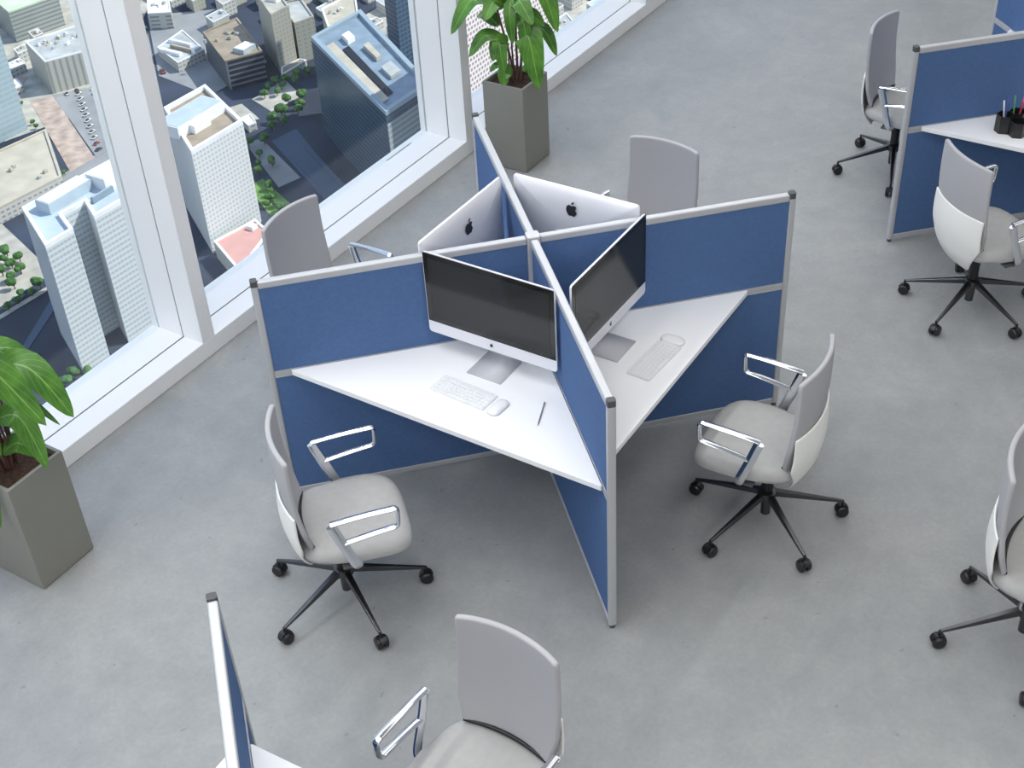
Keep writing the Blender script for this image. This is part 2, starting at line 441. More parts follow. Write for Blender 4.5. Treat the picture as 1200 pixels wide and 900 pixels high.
    # black tube standing in for the shaded gap between backrest and seat
    part('back_joint', tube(BM(), smooth_path([(-.112, -.172, .482), (-.130, -.09, .482), (-.137, 0, .482), (-.130, .09, .482), (-.112, .172, .482)], 5), .008, 8), M['black'], e, smooth=50)
    # chrome loop armrests
    for sgn in (-1, 1):
        y = sgn*.262
        b = BM()
        # upright from the seat side, leaning back
        tube(b, smooth_path([(.055, sgn*.235, .402), (.045, sgn*.262, .425), (.005, y, .54), (-.030, y, .652)], 6), .013, 10, up=(0, 1, 0), flat=1.7)
        # closed loop: top bar, round nose, return bar
        loop = [(-.034, y, .662), (.03, y, .668), (.12, y, .674), (.200, y, .677), (.222, y, .676), (.2315, y, .668), (.232, y, .650), (.230, y, .610), (.228, y, .594), (.216, y, .583), (.195, y, .580), (.12, y, .570), (.010, y, .552)]
        tube(b, smooth_path(loop, 5), .0155, 10, up=(0, 1, 0), flat=.55)
        part('armrest', b, M['chrome'], e, smooth=50)
        part('arm_bracket', B(-.01, .07, min(sgn*.12, sgn*.245), max(sgn*.12, sgn*.245), .388, .400), M['cap'], e, bevel=.003)
    return e
CH = [ # x, y, facing deg, base star deg, label
 (-1.045, -.715, 2, -1.5, 'grey swivel chair left of the left front desk, its back to the planter'),
 (.842, -.763, 138, -11, 'grey swivel chair at the right front desk of the central cluster, facing left'),
 (2.505, .500, 6, -3, 'grey swivel chair showing its white back, right of centre near the pen holder desk'),
 (2.785, 2.02, -49, 27, 'grey swivel chair at top right, partly hidden behind the long blue screen'),
 (1.575, -1.697, -40, 27, 'grey swivel chair cut off by the lower right edge of the photo'),
 (.835, .965, 223, 10, 'grey chair behind the right rear monitor, only its back showing'),
 (-.885, .865, -47, 20, 'grey chair beside the window sill behind the left blue screen'),
 (-.700, -2.085, 223, 15, 'grey chair at the bottom edge, seen from the front with chrome arms'),
]
proto = make_chair()
for i, (x, y, f, s, lb) in enumerate(CH):
    c = proto if i == 0 else copy_tree(proto)
    c.location = (x, y, 0); c.rotation_euler = (0, 0, math.radians(f))
    tag(c, lb, 'chair', 'grey office swivel chairs')
    k = 0
    for ch in c.children:
        if ch.name.startswith('leg'):
            ch.rotation_euler = (0, 0, math.radians(s-f)+2*PI*k/5); k += 1

# ------------------------------------------------------------------ computers
def apple(bm, s, cx=0, cz=0, y=0, th=.0012):
    """apple silhouette with bite and leaf, height about s, drawn in the xz plane"""
    pts = [(0, .36), (.10, .42), (.22, .44), (.34, .40), (.42, .30), (.35, .22), (.315, .10), (.34, -.03), (.45, -.12), (.39, -.28), (.28, -.43), (.19, -.49), (.09, -.46), (0, -.44),
           (-.09, -.46), (-.19, -.49), (-.28, -.43), (-.39, -.27), (-.46, -.06), (-.46, .14), (-.40, .30), (-.30, .40), (-.18, .44), (-.08, .40)]
    leaf = [(0, .48), (.02, .62), (.10, .72), (.21, .76), (.20, .63), (.12, .52)]
    for P_ in (pts, leaf):
        a = [bm.verts.new((cx+p[0]*s*.8, y, cz+(p[1]-.12)*s*.8)) for p in P_]
        b = [bm.verts.new((cx+p[0]*s*.8, y+th, cz+(p[1]-.12)*s*.8)) for p in P_]
        bm.faces.new(a[::-1]); bm.faces.new(b); n = len(P_)
        for i in range(n): bm.faces.new((a[i], a[(i+1) % n], b[(i+1) % n], b[i]))
    return bm
def make_computer():
    """local: screen faces -y, x across; base on z=0 at the desktop"""
    e = empty('desktop_computer')
    W2, Z0, Z1 = .325, .098, .510
    R_ = rrect(.65, Z1-Z0, .014, 4, 0, (Z0+Z1)/2)
    # shell: thin edge, bulging back
    b = BM(); lay = []
    for s, y in ((1, -.006), (1, .002), (.985, .006), (.86, .018), (.6, .030), (.3, .036)):
        lay.append([b.verts.new((x*s, y, (Z0+Z1)/2+(z-(Z0+Z1)/2)*s)) for x, z in R_])
    n = len(R_)
    b.faces.new(lay[0][::-1]); b.faces.new(lay[-1])
    for A, C in zip(lay, lay[1:]):
        for i in range(n): b.faces.new((A[i], A[(i+1) % n], C[(i+1) % n], C[i]))
    part('housing', b, M['silver'], e, smooth=50)
    zc = Z0+.060
    part('bezel', B(-W2+.003, W2-.003, -.0075, -.006, zc, Z1-.004), M['bezel'], e)
    part('display', B(-W2+.026, W2-.026, -.0083, -.0075, zc+.024, Z1-.027), M['screen'], e)
    part('front_logo', apple(BM(), .021, 0, Z0+.03, -.0075), M['logo'], e)
    b = apple(BM(), .075, 0, 0, 0, .002); bmesh.ops.rotate(b, verts=b.verts, cent=(0, 0, 0), matrix=Matrix.Rotation(PI, 3, 'Z'))
    bmesh.ops.translate(b, verts=b.verts, vec=(0, .0375, .425)); part('rear_logo', b, M['logo'], e)
    # stand: neck bent from the back down to a flat foot
    b = BM(); path = [(.034, .30), (.052, .285), (.066, .25), (.078, .16), (.088, .05), (.090, .012), (.082, .0035), (-.085, .0035)]
    pr = []
    for w_, sgn in ((.086, 1),):
        L = [b.verts.new((-w_, y, z)) for y, z in path]; Rr = [b.verts.new((w_, y, z)) for y, z in path]
    for i in range(len(path)-1): b.faces.new((L[i], Rr[i], Rr[i+1], L[i+1]))
    o = part('stand', b, M['foot'], e, smooth=30, bevel=0)
    s = o.modifiers.new('thickness', 'SOLIDIFY'); s.thickness = .006; s.offset = 0
    return e
pc = make_computer()
ZT = ZD+.004
PCS = [(-.257, -.268, -45, 'silver all-in-one computer with black screen on the left front desk'),
       (.266, -.262, 45, 'silver all-in-one computer with black screen on the right front desk'),
       (-.262, .254, 225, 'silver computer seen from behind, left rear, in front of the window sill'),
       (.262, .262, 135, 'silver computer seen from behind, right rear, in front of the grey chair back')]
for i, (x, y, a, lb) in enumerate(PCS):
    c = pc if i == 0 else copy_tree(pc)
    c.location = (x, y, ZT); c.rotation_euler = (0, 0, math.radians(a)); tag(c, lb, 'computer', 'all-in-one computers on the central cluster')
def make_keyboard():
    e = empty('keyboard')
    part('keyboard_body', prism(BM(), rrect(.282, .116, .010, 4), 0, .006), M['keybed'], e, bevel=.001)
    rows = [(14, .0165, .010), (14, .0165, .0165), (14, .0165, .0165), (13, .0165, .0165), (12, .0165, .0165), (0, 0, .0165)]
    y = .052
    for r, (n, w, h) in enumerate(rows):
        y -= h+.0022 if r else 0
        if n:
            x0 = -.136; step = .272/n
            ks = [(x0+i*step+.001, x0+(i+1)*step-.001) for i in range(n)]
        else:
            ks = [(-.136, -.118), (-.116, -.098), (-.096, -.078), (-.076, -.054), (-.052, .046), (.048, .068), (.070, .090), (.092, .112), (.114, .136)]
        for a, b_ in ks:
            part('key', B(a, b_, y-h+.004, y+.002, .006, .0085), M['key'], e)
    return e
kb = make_keyboard()
kb.location = (-.418, -.400, ZT); kb.rotation_euler = (0, 0, math.radians(-48)); tag(kb, 'thin white keyboard on the left front desk, before the screen', 'keyboard', 'keyboards')
k2 = copy_tree(kb); k2.location = (.422, -.416, ZT); k2.rotation_euler = (0, 0, math.radians(42)); tag(k2, 'thin white keyboard on the right front desk, before the screen', 'keyboard', 'keyboards')
def make_mouse():
    e = empty('computer_mouse')
    b = BM(); lay = []
    for s, z in ((.93, 0), (1, .004), (.98, .009), (.86, .014), (.6, .0175), (.25, .019)):
        lay.append([b.verts.new((x*s, y*s, z)) for x, y in rrect(.058, .112, .026, 6)])
    n = len(lay[0]); b.faces.new(lay[0][::-1]); b.faces.new(lay[-1])
    for A, C in zip(lay, lay[1:]):
        for i in range(n): b.faces.new((A[i], A[(i+1) % n], C[(i+1) % n], C[i]))
    part('shell', b, M['key'], e, smooth=60)
    part('base_ring', prism(BM(), rrect(.0595, .1135, .0265, 6), .0012, .0042), M['foot'], e, smooth=60)
    return e
ms = make_mouse(); ms.location = (-.300, -.545, ZT); ms.rotation_euler = (0, 0, math.radians(-48)); tag(ms, 'small white mouse right of the keyboard on the left front desk', 'mouse', 'computer mice')
m2 = copy_tree(ms); m2.location = (.545, -.300, ZT); m2.rotation_euler = (0, 0, math.radians(44)); tag(m2, 'small white mouse beside the keyboard on the right front desk', 'mouse', 'computer mice')
def pen(label, m, p0, p1, r=.0035, name='pen', cat='pen', group=None, tip=None):
    p0, p1 = Vector(p0), Vector(p1); d = (p1-p0)
    e = empty(name, p0); tag(e, label, cat, group)
    part('barrel', tube(BM(), [(0, 0, 0), d*.12, d], [r*.3, r, r], 10), m, e, smooth=40)
    part('cap', tube(BM(), [d*.80, d*.97, d*1.0], [r*1.15, r*1.15, r*.7], 10), tip or m, e, smooth=40)
pen('slim grey pen lying on the left front desk right of the mouse', M['steel'], (-.170, -.706, ZT+.004), (-.105, -.565, ZT+.004), .0032)

# pen holder: three hexagonal black cups side by side
ph = empty('pen_holder', (2.870, 1.030, ZD+.004), 0); tag(ph, 'black holder of joined hexagonal cups on the right edge desk', 'pen holder')
R6 = .047; sp = R6*math.cos(PI/6)*2
for (hx, hy, hh) in ((0, 0, .10), (sp, .012, .10), (sp/2+.004, -sp*.82, .085)):
    b = BM(); A = [(hx+R6*math.cos(PI/6+PI/3*i), hy+R6*math.sin(PI/6+PI/3*i)) for i in range(6)]
    I = [(hx+(R6-.004)*math.cos(PI/6+PI/3*i), hy+(R6-.004)*math.sin(PI/6+PI/3*i)) for i in range(6)]
    v = [[b.verts.new((x, y, z)) for x, y in P_] for P_, z in ((A, 0), (A, hh), (I, hh), (I, .006))]
    for a, c in zip(v, v[1:]):
        for i in range(6): b.faces.new((a[i], a[(i+1) % 6], c[(i+1) % 6], c[i]))
    b.faces.new(v[0][::-1]); b.faces.new(v[3])
    part('cup', b, M['black'], ph)
bz = ZD+.012
for lb, m, dx, dy, ex, ey, ez in (
  ('white pen in the black pen holder, leftmost', 'pen_white', .006, .006, -.012, .020, .165),
  ('green pen in the middle of the black pen holder', 'pen_green', .055, .004, .050, .018, .185),
  ('pink pen leaning right in the black pen holder', 'pen_pink', .080, .006, .108, .018, .190),
  ('short red pen standing in front of the pink pen', 'pen_red', .078, -.008, .086, -.004, .150),
  ('dark blue pen leaning between white and green pens', 'pen_blue', .012, .018, .022, .030, .175)):
    pen(lb, M[m], (2.870+dx, 1.030+dy, bz), (2.870+ex, 1.030+ey, bz+ez), .0042, group='pens in the black holder')

# ------------------------------------------------------------------ potted plants
def leafs(bm, uvl, base, mid, tip, width, up):
    """blade along a bent midrib, folded a little, pointed at both ends"""
    P_ = smooth_path([base, mid, tip], 7); T = frames(P_); n = len(P_)-1
    rows = []
    for i, (p, t) in enumerate(zip(P_, T)):
        f = i/n
        w = width*.5*max(.02, f+.01)**.62*max(0, 1-f)**.85*2.05
        if i == n: w = .0008
        a = Vector(up); side = t.cross(a)
        if side.length < .05: side = t.cross(Vector((1, 0, 0)))
        side.normalize(); nn = side.cross(t).normalized()
        wav = .05*w*math.sin(f*11)
        rows.append([(p + side*w*u - nn*(w*.22*(1-abs(u))) + nn*wav*abs(u), ((u+1)/2, f)) for u in (-1, -.55, 0, .55, 1)])
    vr = [[(bm.verts.new(p), uv) for p, uv in r] for r in rows]
    for A, C in zip(vr, vr[1:]):
        for k in range(4):
            q = (A[k], A[k+1], C[k+1], C[k]); f = bm.faces.new([x[0] for x in q])
            for lp, x in zip(f.loops, q): lp[uvl].uv = x[1]
def plant(cx, cy, label, leaves, stems, rz, wide=1.0):
    e = empty('potted_plant', (cx, cy, 0), 0); tag(e, label, 'plant', 'broad leaved plants in square planters')
    r = Matrix.Rotation(rz, 4, 'Z')
    h, s, si = .585, .150, .133
    b = BM(); S = lambda k, z: [b.verts.new(r @ Vector((x*k, y*k, z))) for x, y in ((-1, -1), (1, -1), (1, 1), (-1, 1))]
    v = [S(s-.004, 0), S(s, .01), S(s, h), S(si, h), S(si-.004, h-.09)]
    for A, C in zip(v, v[1:]):
        for i in range(4): b.faces.new((A[i], A[(i+1) % 4], C[(i+1) % 4], C[i]))
    b.faces.new(v[0][::-1]); b.faces.new(v[-1])
    part('planter', b, M['planter'], e, bevel=.003)
    b = BM(); n = 14; g = []
    for j in range(n+1):
        g.append([b.verts.new(r @ Vector(((i/n*2-1)*(si-.001), (j/n*2-1)*(si-.001), h-.030+.014*noise.noise(Vector((i*.7, j*.7, cx)))))) for i in range(n+1)])
    for j in range(n):
        for i in range(n): b.faces.new((g[j][i], g[j][i+1], g[j+1][i+1], g[j+1][i]))
    part('soil', b, M['soil'], e, smooth=60)
    # view-independent local frame: a along the camera-side horizontal, d towards the room
    ax = Vector((.974, -.226, 0)); dx = Vector((-.226, -.974, 0))
    V = lambda p: ax*p[0] + dx*p[2] + Vector((0, 0, h-.02+p[1]))
    b = BM()
    for st in stems:
        tube(b, smooth_path([V(p) for p in st[:-1]], 5), st[-1], 7)
    part('stem', b, M['stem'], e, smooth=60)
    b = BM(); uvl = b.loops.layers.uv.new('UVMap')
    for base, mid, tip, w, up in leaves:
        leafs(b, uvl, V(base), V(mid), V(tip), w*wide, ax*up[0]+dx*up[2]+Vector((0, 0, up[1])))
    part('foliage', b, M['leaf'], e, smooth=80, keep=True)
    return e
# (right, up, towards the room) in metres from the soil centre
L_far = [
 ((-.10, .52, 0), (-.24, .56, .05), (-.375, .36, .10), .12, (0, 1, .5)),
 ((-.02, .58, .02), (.02, .66, -.05), (.06, .70, -.2), .12, (0, 1, .6)),
 ((-.05, .56, .0), (-.14, .68, -.05), (-.26, .66, -.10), .13, (0, 1, .6)),
 ((.02, .55, .02), (.18, .64, .04), (.28, .34, .10), .17, (.3, 1, .5)),
 ((.06, .58, -.02), (.20, .70, -.05), (.33, .60, -.02), .15, (0, 1, .5)),
 ((.0, .54, .03), (-.01, .46, .10), (.0, .28, .11), .075, (0, .3, 1)),
 ((-.05, .28, .02), (-.17, .33, .06), (-.275, .20, .08), .10, (0, 1, .5)),
 ((.04, .34, .06), (.10, .33, .13), (.15, .00, .17), .17, (0, .5, 1)),
 ((.10, .34, .02), (.20, .34, .04), (.27, .17, .06), .10, (.2, 1, .5)),
 ((-.03, .26, .04), (-.08, .28, .09), (-.06, .10, .12), .10, (0, .5, 1)),
 ((-.02, .06, .08), (-.06, .10, .11), (-.07, .005, .12), .09, (0, .6, 1)),
 ((-.06, .10, .02), (-.11, .12, .04), (-.155, .08, .05), .05, (0, 1, .5)),
 ((.02, .44, .05), (.07, .42, .10), (.09, .24, .12), .09, (0, .4, 1)),
 ((-.08, .36, .0), (-.16, .42, -.06), (-.22, .38, -.12), .10, (0, 1, .5)),
 ((.05, .10, .08), (.09, .12, .11), (.11, .05, .12), .05, (0, .8, 1)),
 ((.0, .50, -.08), (.10, .60, -.16), (.20, .50, -.26), .13, (0, 1, .4)),
 ((.0, .50, -.08), (-.10, .58, -.16), (-.18, .48, -.26), .13, (0, 1, .4)),
 ((.0, .52, .0), (.05, .56, .10), (.13, .42, .16), .12, (0, .7, 1)),
 ((-.04, .50, .02), (-.10, .56, .10), (-.16, .46, .15), .11, (0, .7, 1)),
 ((.0, .48, .0), (-.02, .58, -.02), (-.10, .62, .06), .11, (0, 1, .5)),
 ((.05, .40, .04), (.12, .46, .08), (.20, .38, .10), .10, (0, 1, .5)),
 ((-.04, .20, .02), (-.10, .26, .04), (-.13, .16, .08), .09, (0, 1, .7)),
]
S_far = [((0, 0, .02), (-.02, .15, .02), (-.05, .30, .02), (-.10, .52, .0), .007), ((.02, 0, .03), (.02, .2, .03), (.02, .40, .03), (0, .56, .02), .008),
 ((.03, 0, .0), (.05, .2, .0), (.04, .4, .0), (.05, .58, 0), .007), ((.03, 0, .04), (.05, .15, .05), (.04, .34, .06), .005), ((.05, 0, .02), (.09, .18, .02), (.10, .34, .02), .005),
 ((-.02, 0, .04), (-.03, .10, .05), (-.03, .26, .04), .005), ((-.03, 0, .01), (-.05, .12, .01), (-.06, .30, .02), .006), ((0, 0, 0), (-.01, .25, -.04), (0, .50, -.08), .006),
 ((-.01, 0, .06), (-.02, .05, .08), .004), ((-.03, 0, .02), (-.05, .06, .02), (-.06, .10, .02), .004), ((.03, 0, .06), (.05, .10, .08), .004)]
plant(.568, 2.900, 'leafy green plant in tall square taupe planter by the window corner, far side', L_far, S_far, TH, 1.35)
L_near = [
 ((-.12, .50, .0), (-.02, .62, .0), (.10, .595, .02), .12, (0, 1, .5)),
 ((-.14, .44, .04), (.04, .50, .08), (.205, .22, .10), .19, (.2, 1, .6)),
 ((.02, .40, -.02), (.17, .40, .0), (.275, .20, .02), .15, (.2, 1, .5)),
 ((.02, .22, .04), (.11, .24, .07), (.155, .03, .09), .12, (.1, 1, .7)),
 ((-.06, .30, .10), (-.03, .24, .16), (-.035, -.14, .21), .12, (0, .4, 1)),
 ((.0, .08, .04), (.07, .13, .06), (.13, .06, .05), .10, (0, 1, .6)),
 ((.04, .28, .0), (.12, .30, .02), (.22, .17, .02), .045, (0, 1, .6)),
 ((-.10, .50, .05), (-.22, .56, .08), (-.36, .40, .1), .15, (0, 1, .5)),
 ((-.10, .36, .08), (-.22, .38, .12), (-.34, .2, .14), .15, (0, 1, .5)),
 ((-.06, .30, -.06), (.02, .40, -.14), (.10, .34, -.22), .13, (0, 1, .5)),
 ((-.10, .2, .04), (-.2, .22, .06), (-.3, .08, .08), .12, (0, 1, .5)),
 ((-.03, .24, .06), (.00, .26, .10), (.03, .12, .13), .08, (0, .6, 1)),
]
S_near = [((0, 0, .0), (-.02, .2, .0), (-.06, .36, .0), (-.12, .50, 0), .009), ((.0, 0, .03), (-.02, .2, .03), (-.08, .36, .04), (-.14, .44, .04), .008),
 ((.01, 0, -.01), (.02, .2, -.01), (.02, .40, -.02), .008), ((.01, 0, .03), (.02, .1, .03), (.02, .22, .04), .006), ((-.02, 0, .05), (-.05, .15, .07), (-.06, .30, .10), .006),
 ((0, 0, .03), (0, .08, .04), .005), ((-.02, 0, -.03), (-.05, .18, -.04), (-.06, .30, -.06), .006), ((-.03, 0, .03), (-.07, .12, .03), (-.10, .2, .04), .005), ((-.02, 0, .03), (-.03, .12, .05), (-.03, .24, .06), .005),
 ((.02, 0, .0), (.03, .14, .0), (.04, .28, 0), .005), ((-.03, 0, .02), (-.08, .3, .03), (-.10, .50, .05), .006), ((-.03, 0, .04), (-.08, .2, .06), (-.10, .36, .08), .006)]
NS = lambda p: (p[0]*(1.22 if p[0] > 0 else 1), p[1]*1.27, p[2])
L_near = [(NS(a), NS(b), NS(c), w, u) for a, b, c, w, u in L_near]
S_near = [tuple(NS(p) if isinstance(p, tuple) else p for p in st) for st in S_near]
plant(-2.346, -.110, 'large leafy green plant in square taupe planter at the left edge', L_near, S_near, TH, 1.2)

# ------------------------------------------------------------------ the city far below
G = -450.0
C_ = dict(
 asphalt=mat('city_asphalt', (.028, .040, .068, 1), .9, var=.35, vscale=.02),  # navy tint puts the street shadows into the asphalt colour
 lot=mat('city_lot_grey', (.26, .27, .28, 1), .9, var=.12, vscale=.05),
 plaza=mat('city_brick_plaza', (.42, .33, .28, 1), .9, var=.25, vscale=.12),
 pale=mat('city_pale_paving', (.42, .40, .35, 1), .9, var=.2, vscale=.08),
 lawn=mat('city_lawn', (.13, .26, .07, 1), .95, var=.3, vscale=.12),
 tree=mat('city_tree_green', (.055, .14, .035, 1), .95, var=.45, vscale=.3),
 trunk=mat('city_trunk', (.10, .07, .05, 1), .9),
 cream=mat('roof_cream', (.48, .44, .36, 1), .9, var=.10, vscale=.08),
 brown=mat('roof_brown', (.30, .25, .19, 1), .9, var=.15, vscale=.1),
 grey=mat('roof_grey', (.40, .42, .42, 1), .9, var=.15, vscale=.1),
 white=mat('roof_white', (.78, .79, .80, 1), .7, var=.05, vscale=.1),
 bluepale=mat('roof_pale_blue', (.42, .50, .56, 1), .7, var=.08, vscale=.1),
 green=mat('roof_pale_green', (.52, .62, .46, 1), .9, var=.1, vscale=.1),
 pink=mat('roof_pink_red', (.55, .30, .27, 1), .9, var=.05, vscale=.1),
 steelblue=mat('roof_steel_blue', (.21, .28, .35, 1), .6, var=.15, vscale=.08),
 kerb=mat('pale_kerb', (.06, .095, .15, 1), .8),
 car_w=mat('car_white', (.75, .75, .75, 1), .3), car_d=mat('car_dark', (.06, .07, .08, 1), .3), car_r=mat('car_red', (.45, .08, .06, 1), .3),
 car_glass=mat('car_window', (.03, .04, .05, 1), .15),
)
sr = lambda r, g, b: srgb(r, g, b)
F_ = dict(
 L=facade('facade_white_bands', (.60, .63, .63, 1), (.38, .45, .49, 1), 3.4, 2.6, .42, .82),
 L_shaded=facade('facade_teal_bands', (.36, .43, .47, 1), (.16, .23, .28, 1), 3.4, 2.6, .42, .82),  # darker copy of the pale facade, recess shade in its colour; not assigned
 F=facade('facade_white_grid', (.68, .69, .68, 1), (.44, .50, .54, 1), 3.2, 3.0, .45, .55),
 A=facade('facade_grey_lines', (.36, .39, .36, 1), (.20, .23, .24, 1), 3.6, 60, .4, .99),
 Bf=facade('facade_beige_ribs', (.50, .50, .44, 1), (.30, .32, .30, 1), 50, 2.4, .99, .4),
 Cf=facade('facade_pale_glass', (.42, .52, .56, 1), (.36, .46, .50, 1), 4, 6, .6, .9),
 Gd=facade('facade_dark_balconies', (.17, .19, .22, 1), (.03, .035, .05, 1), 4.2, 14, .62, .9),
 Hf=facade('facade_beige', (.40, .40, .34, 1), (.30, .31, .28, 1), 3.6, 3.4, .4, .5),
 I=facade('facade_blue_glass', (.065, .105, .15, 1), (.045, .08, .12, 1), 3.8, 2.4, .7, .8, rough=.25),
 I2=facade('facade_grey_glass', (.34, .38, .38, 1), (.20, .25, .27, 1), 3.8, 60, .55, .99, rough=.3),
 J=facade('facade_navy_glass', (.07, .13, .20, 1), (.03, .07, .13, 1), 3.8, 4, .7, .85, rough=.25),
 Mf=facade('facade_white_pink_windows', (.80, .79, .78, 1), (.42, .27, .26, 1), 3.4, 3.4, .58, .62, stagger=True),
 low=facade('facade_low', (.55, .54, .50, 1), (.25, .28, .30, 1), 3.5, 4, .4, .6),
)
gb = BM(); gv = [[gb.verts.new((-900+50*i, 20+50*j, G)) for i in range(71)] for j in range(57)]
for j in range(56):
    for i in range(70): gb.faces.new((gv[j][i], gv[j][i+1], gv[j+1][i+1], gv[j+1][i]))
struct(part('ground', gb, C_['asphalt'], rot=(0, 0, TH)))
def patch(name, poly, m, dz=.3, h=.3):
    o = part(name, prism(BM(), poly, G+dz-h, G+dz), C_[m], rot=(0, 0, TH)); o['kind'] = 'structure'; return o
def inset(poly, k):
    n = len(poly); res = []
    area = sum(poly[i][0]*poly[(i+1) % n][1]-poly[(i+1) % n][0]*poly[i][1] for i in range(n))
    sg = 1 if area > 0 else -1
    for i in range(n):
        p0, p1, p2 = Vector(poly[i-1]), Vector(poly[i]), Vector(poly[(i+1) % n])
        a = (p1-p0).normalized(); b = (p2-p1).normalized()
        na = Vector((-a.y, a.x))*sg; nb = Vector((-b.y, b.x))*sg
        s = na+nb; d = 1+na.dot(nb)
        res.append(tuple(p1+s*(k/max(d, .3))))
    return res
FOOT = []
def inside(x, y, P_):
    c = False
    for i in range(len(P_)):
        (x1, y1), (x2, y2) = P_[i-1], P_[i]
        if (y1 > y) != (y2 > y) and x < (x2-x1)*(y-y1)/(y2-y1)+x1: c = not c
    return c
def clear(t, m, r): return not any(inside(t+r*math.cos(k*.785), m+r*math.sin(k*.785), P_) for P_ in FOOT for k in range(8))
def tower(label, poly, ztop, fac, roof, par=1.2, parh=1.5, parm=None, units=(), cat='building', name='office_tower', group='city towers below the windows'):
    FOOT.append(poly); cx = sum(p[0] for p in poly)/len(poly); cy = sum(p[1] for p in poly)/len(poly)
    e = empty(name, W(cx, cy, G), TH); tag(e, label, cat, group)
    pl = [(x-cx, y-cy) for x, y in poly]; H_ = ztop-G
    part('tower_body', prism(BM(), pl, 0, H_-parh), fac, e)
    if par:
        inn = inset(pl, par); b = BM(); n = len(pl)
        v = [[b.verts.new((x, y, z)) for x, y in P_] for P_, z in ((pl, H_-parh), (pl, H_), (inn, H_), (inn, H_-parh))]
        for k in range(4):
            A, C = v[k], v[(k+1) % 4]
            for i in range(n): b.faces.new((A[i], A[(i+1) % n], C[(i+1) % n], C[i]))
        part('parapet', b, parm or C_['white'], e)
        part('roof', prism(BM(), inn, H_-parh, H_-parh+.25), C_[roof], e)
    else: part('roof', prism(BM(), pl, H_-parh, H_-parh+.4), C_[roof], e)
    for nm, (x0, x1, y0, y1), hh, wm, rm in units:
        # units are given in city coordinates, skewed blocks as polygons
        q = [(x0-cx, y0-cy), (x1-cx, y0-cy), (x1-cx, y1-cy), (x0-cx, y1-cy)]
        u = part(nm, prism(BM(), q, H_-parh+.25, H_-parh+hh), C_[wm] if isinstance(wm, str) else wm, e)
        part('unit_roof', prism(BM(), inset(q, .8), H_-parh+hh, H_-parh+hh+.3), C_[rm], u)
    return e
def clutter(x0, x1, y0, y1, n, seed, mats=('white', 'grey', 'cream')):
    rnd = random.Random(seed); res = []
    for i in range(n):
        x = rnd.uniform(x0, x1); y = rnd.uniform(y0, y1); s = rnd.uniform(1.2, 3.4); t = rnd.uniform(1.2, 4)
        res.append(('roof_unit', (x, x+s, y, y+t), rnd.uniform(1.2, 3), rnd.choice(mats), rnd.choice(mats)))
    return res
# left white tower with a dark recess
tower('tall pale tower with a dark vertical recess, largest at lower left of the windows',
      [(377, 550), (397, 549.5), (406, 568), (422, 567), (412, 549), (456, 547), (479, 589), (400, 594)], -363, F_['L'], 'bluepale', 2.0, 2.5,
      units=[('penthouse', (404, 436, 575, 586), 7, 'bluepale', 'white'), ('penthouse', (438, 462, 566, 581), 8, 'white', 'white'), ('roof_unit', (424, 440, 562, 564), 4, 'steelblue', 'bluepale')])
# white gridded tower
tower('white gridded tower with brown roof strips, in the middle window',
      [(511, 571), (558, 570), (588, 629), (549, 630)], -375, F_['F'], 'brown', 2.2, 3,
      units=[('penthouse', (523, 566, 592, 611), 8, 'white', 'bluepale'), ('roof_unit', (533, 548, 588, 592), 6, 'white', 'white')])
tower('low white building with a flat pink-red roof at the foot of the gridded tower',
      [(489, 527), (535, 541), (543, 560), (509, 566)], -437, F_['low'], 'pink', 1.6, 1.2, units=[('roof_unit', (531, 536, 552, 557), 3, 'white', 'white')], name='low_building')
# big glass block
tower('big dark blue glass block with a long light well in its roof',
      [(605, 491), (653, 490), (734, 608), (678, 610)], -373, F_['I'], 'steelblue', 3.5, 3, parm=mat('parapet_grey_blue', (.28, .36, .42, 1), .6),
      units=[])
ib = [o for o in col.objects if o.name.startswith('office_tower') and 'light well' in o.get('label', '')][0]
cx, cy = (605+653+734+678)/4, (491+490+608+610)/4
def skew(t, m): return (605+ (m-491)*.62 + t - cx, m-cy)  # position inside the slanted roof
part('light_well', prism(BM(), [skew(13, 506), skew(19, 506), skew(21, 578), skew(14, 578)], 75, 75.4), mat('dark_roof_well', (.012, .018, .03, 1), .9), ib)  # flat slab on the roof; the well's shade is its near-black colour
part('gravel_strip', prism(BM(), [skew(4, 503), skew(12, 503), skew(13, 592), skew(5, 592)], 74.5, 75.3), C_['cream'], ib)
part('roof_unit', prism(BM(), [skew(27, 519), skew(38, 519), skew(38, 534), skew(27, 534)], 74.5, 77), C_['grey'], ib)
part('roof_unit', prism(BM(), [skew(30, 545), skew(35, 545), skew(36, 566), skew(30, 566)], 74.5, 77.5), C_['cream'], ib)
part('roof_unit', prism(BM(), [skew(22, 580), skew(30, 580), skew(30, 590), skew(22, 590)], 74.5, 78), C_['white'], ib)
part('side_facade', prism(BM(), [(605-cx, 490.6-cy), (653-cx, 489.6-cy), (653-cx, 490-cy), (605-cx, 491-cy)], 0, 68), F_['I2'], ib)
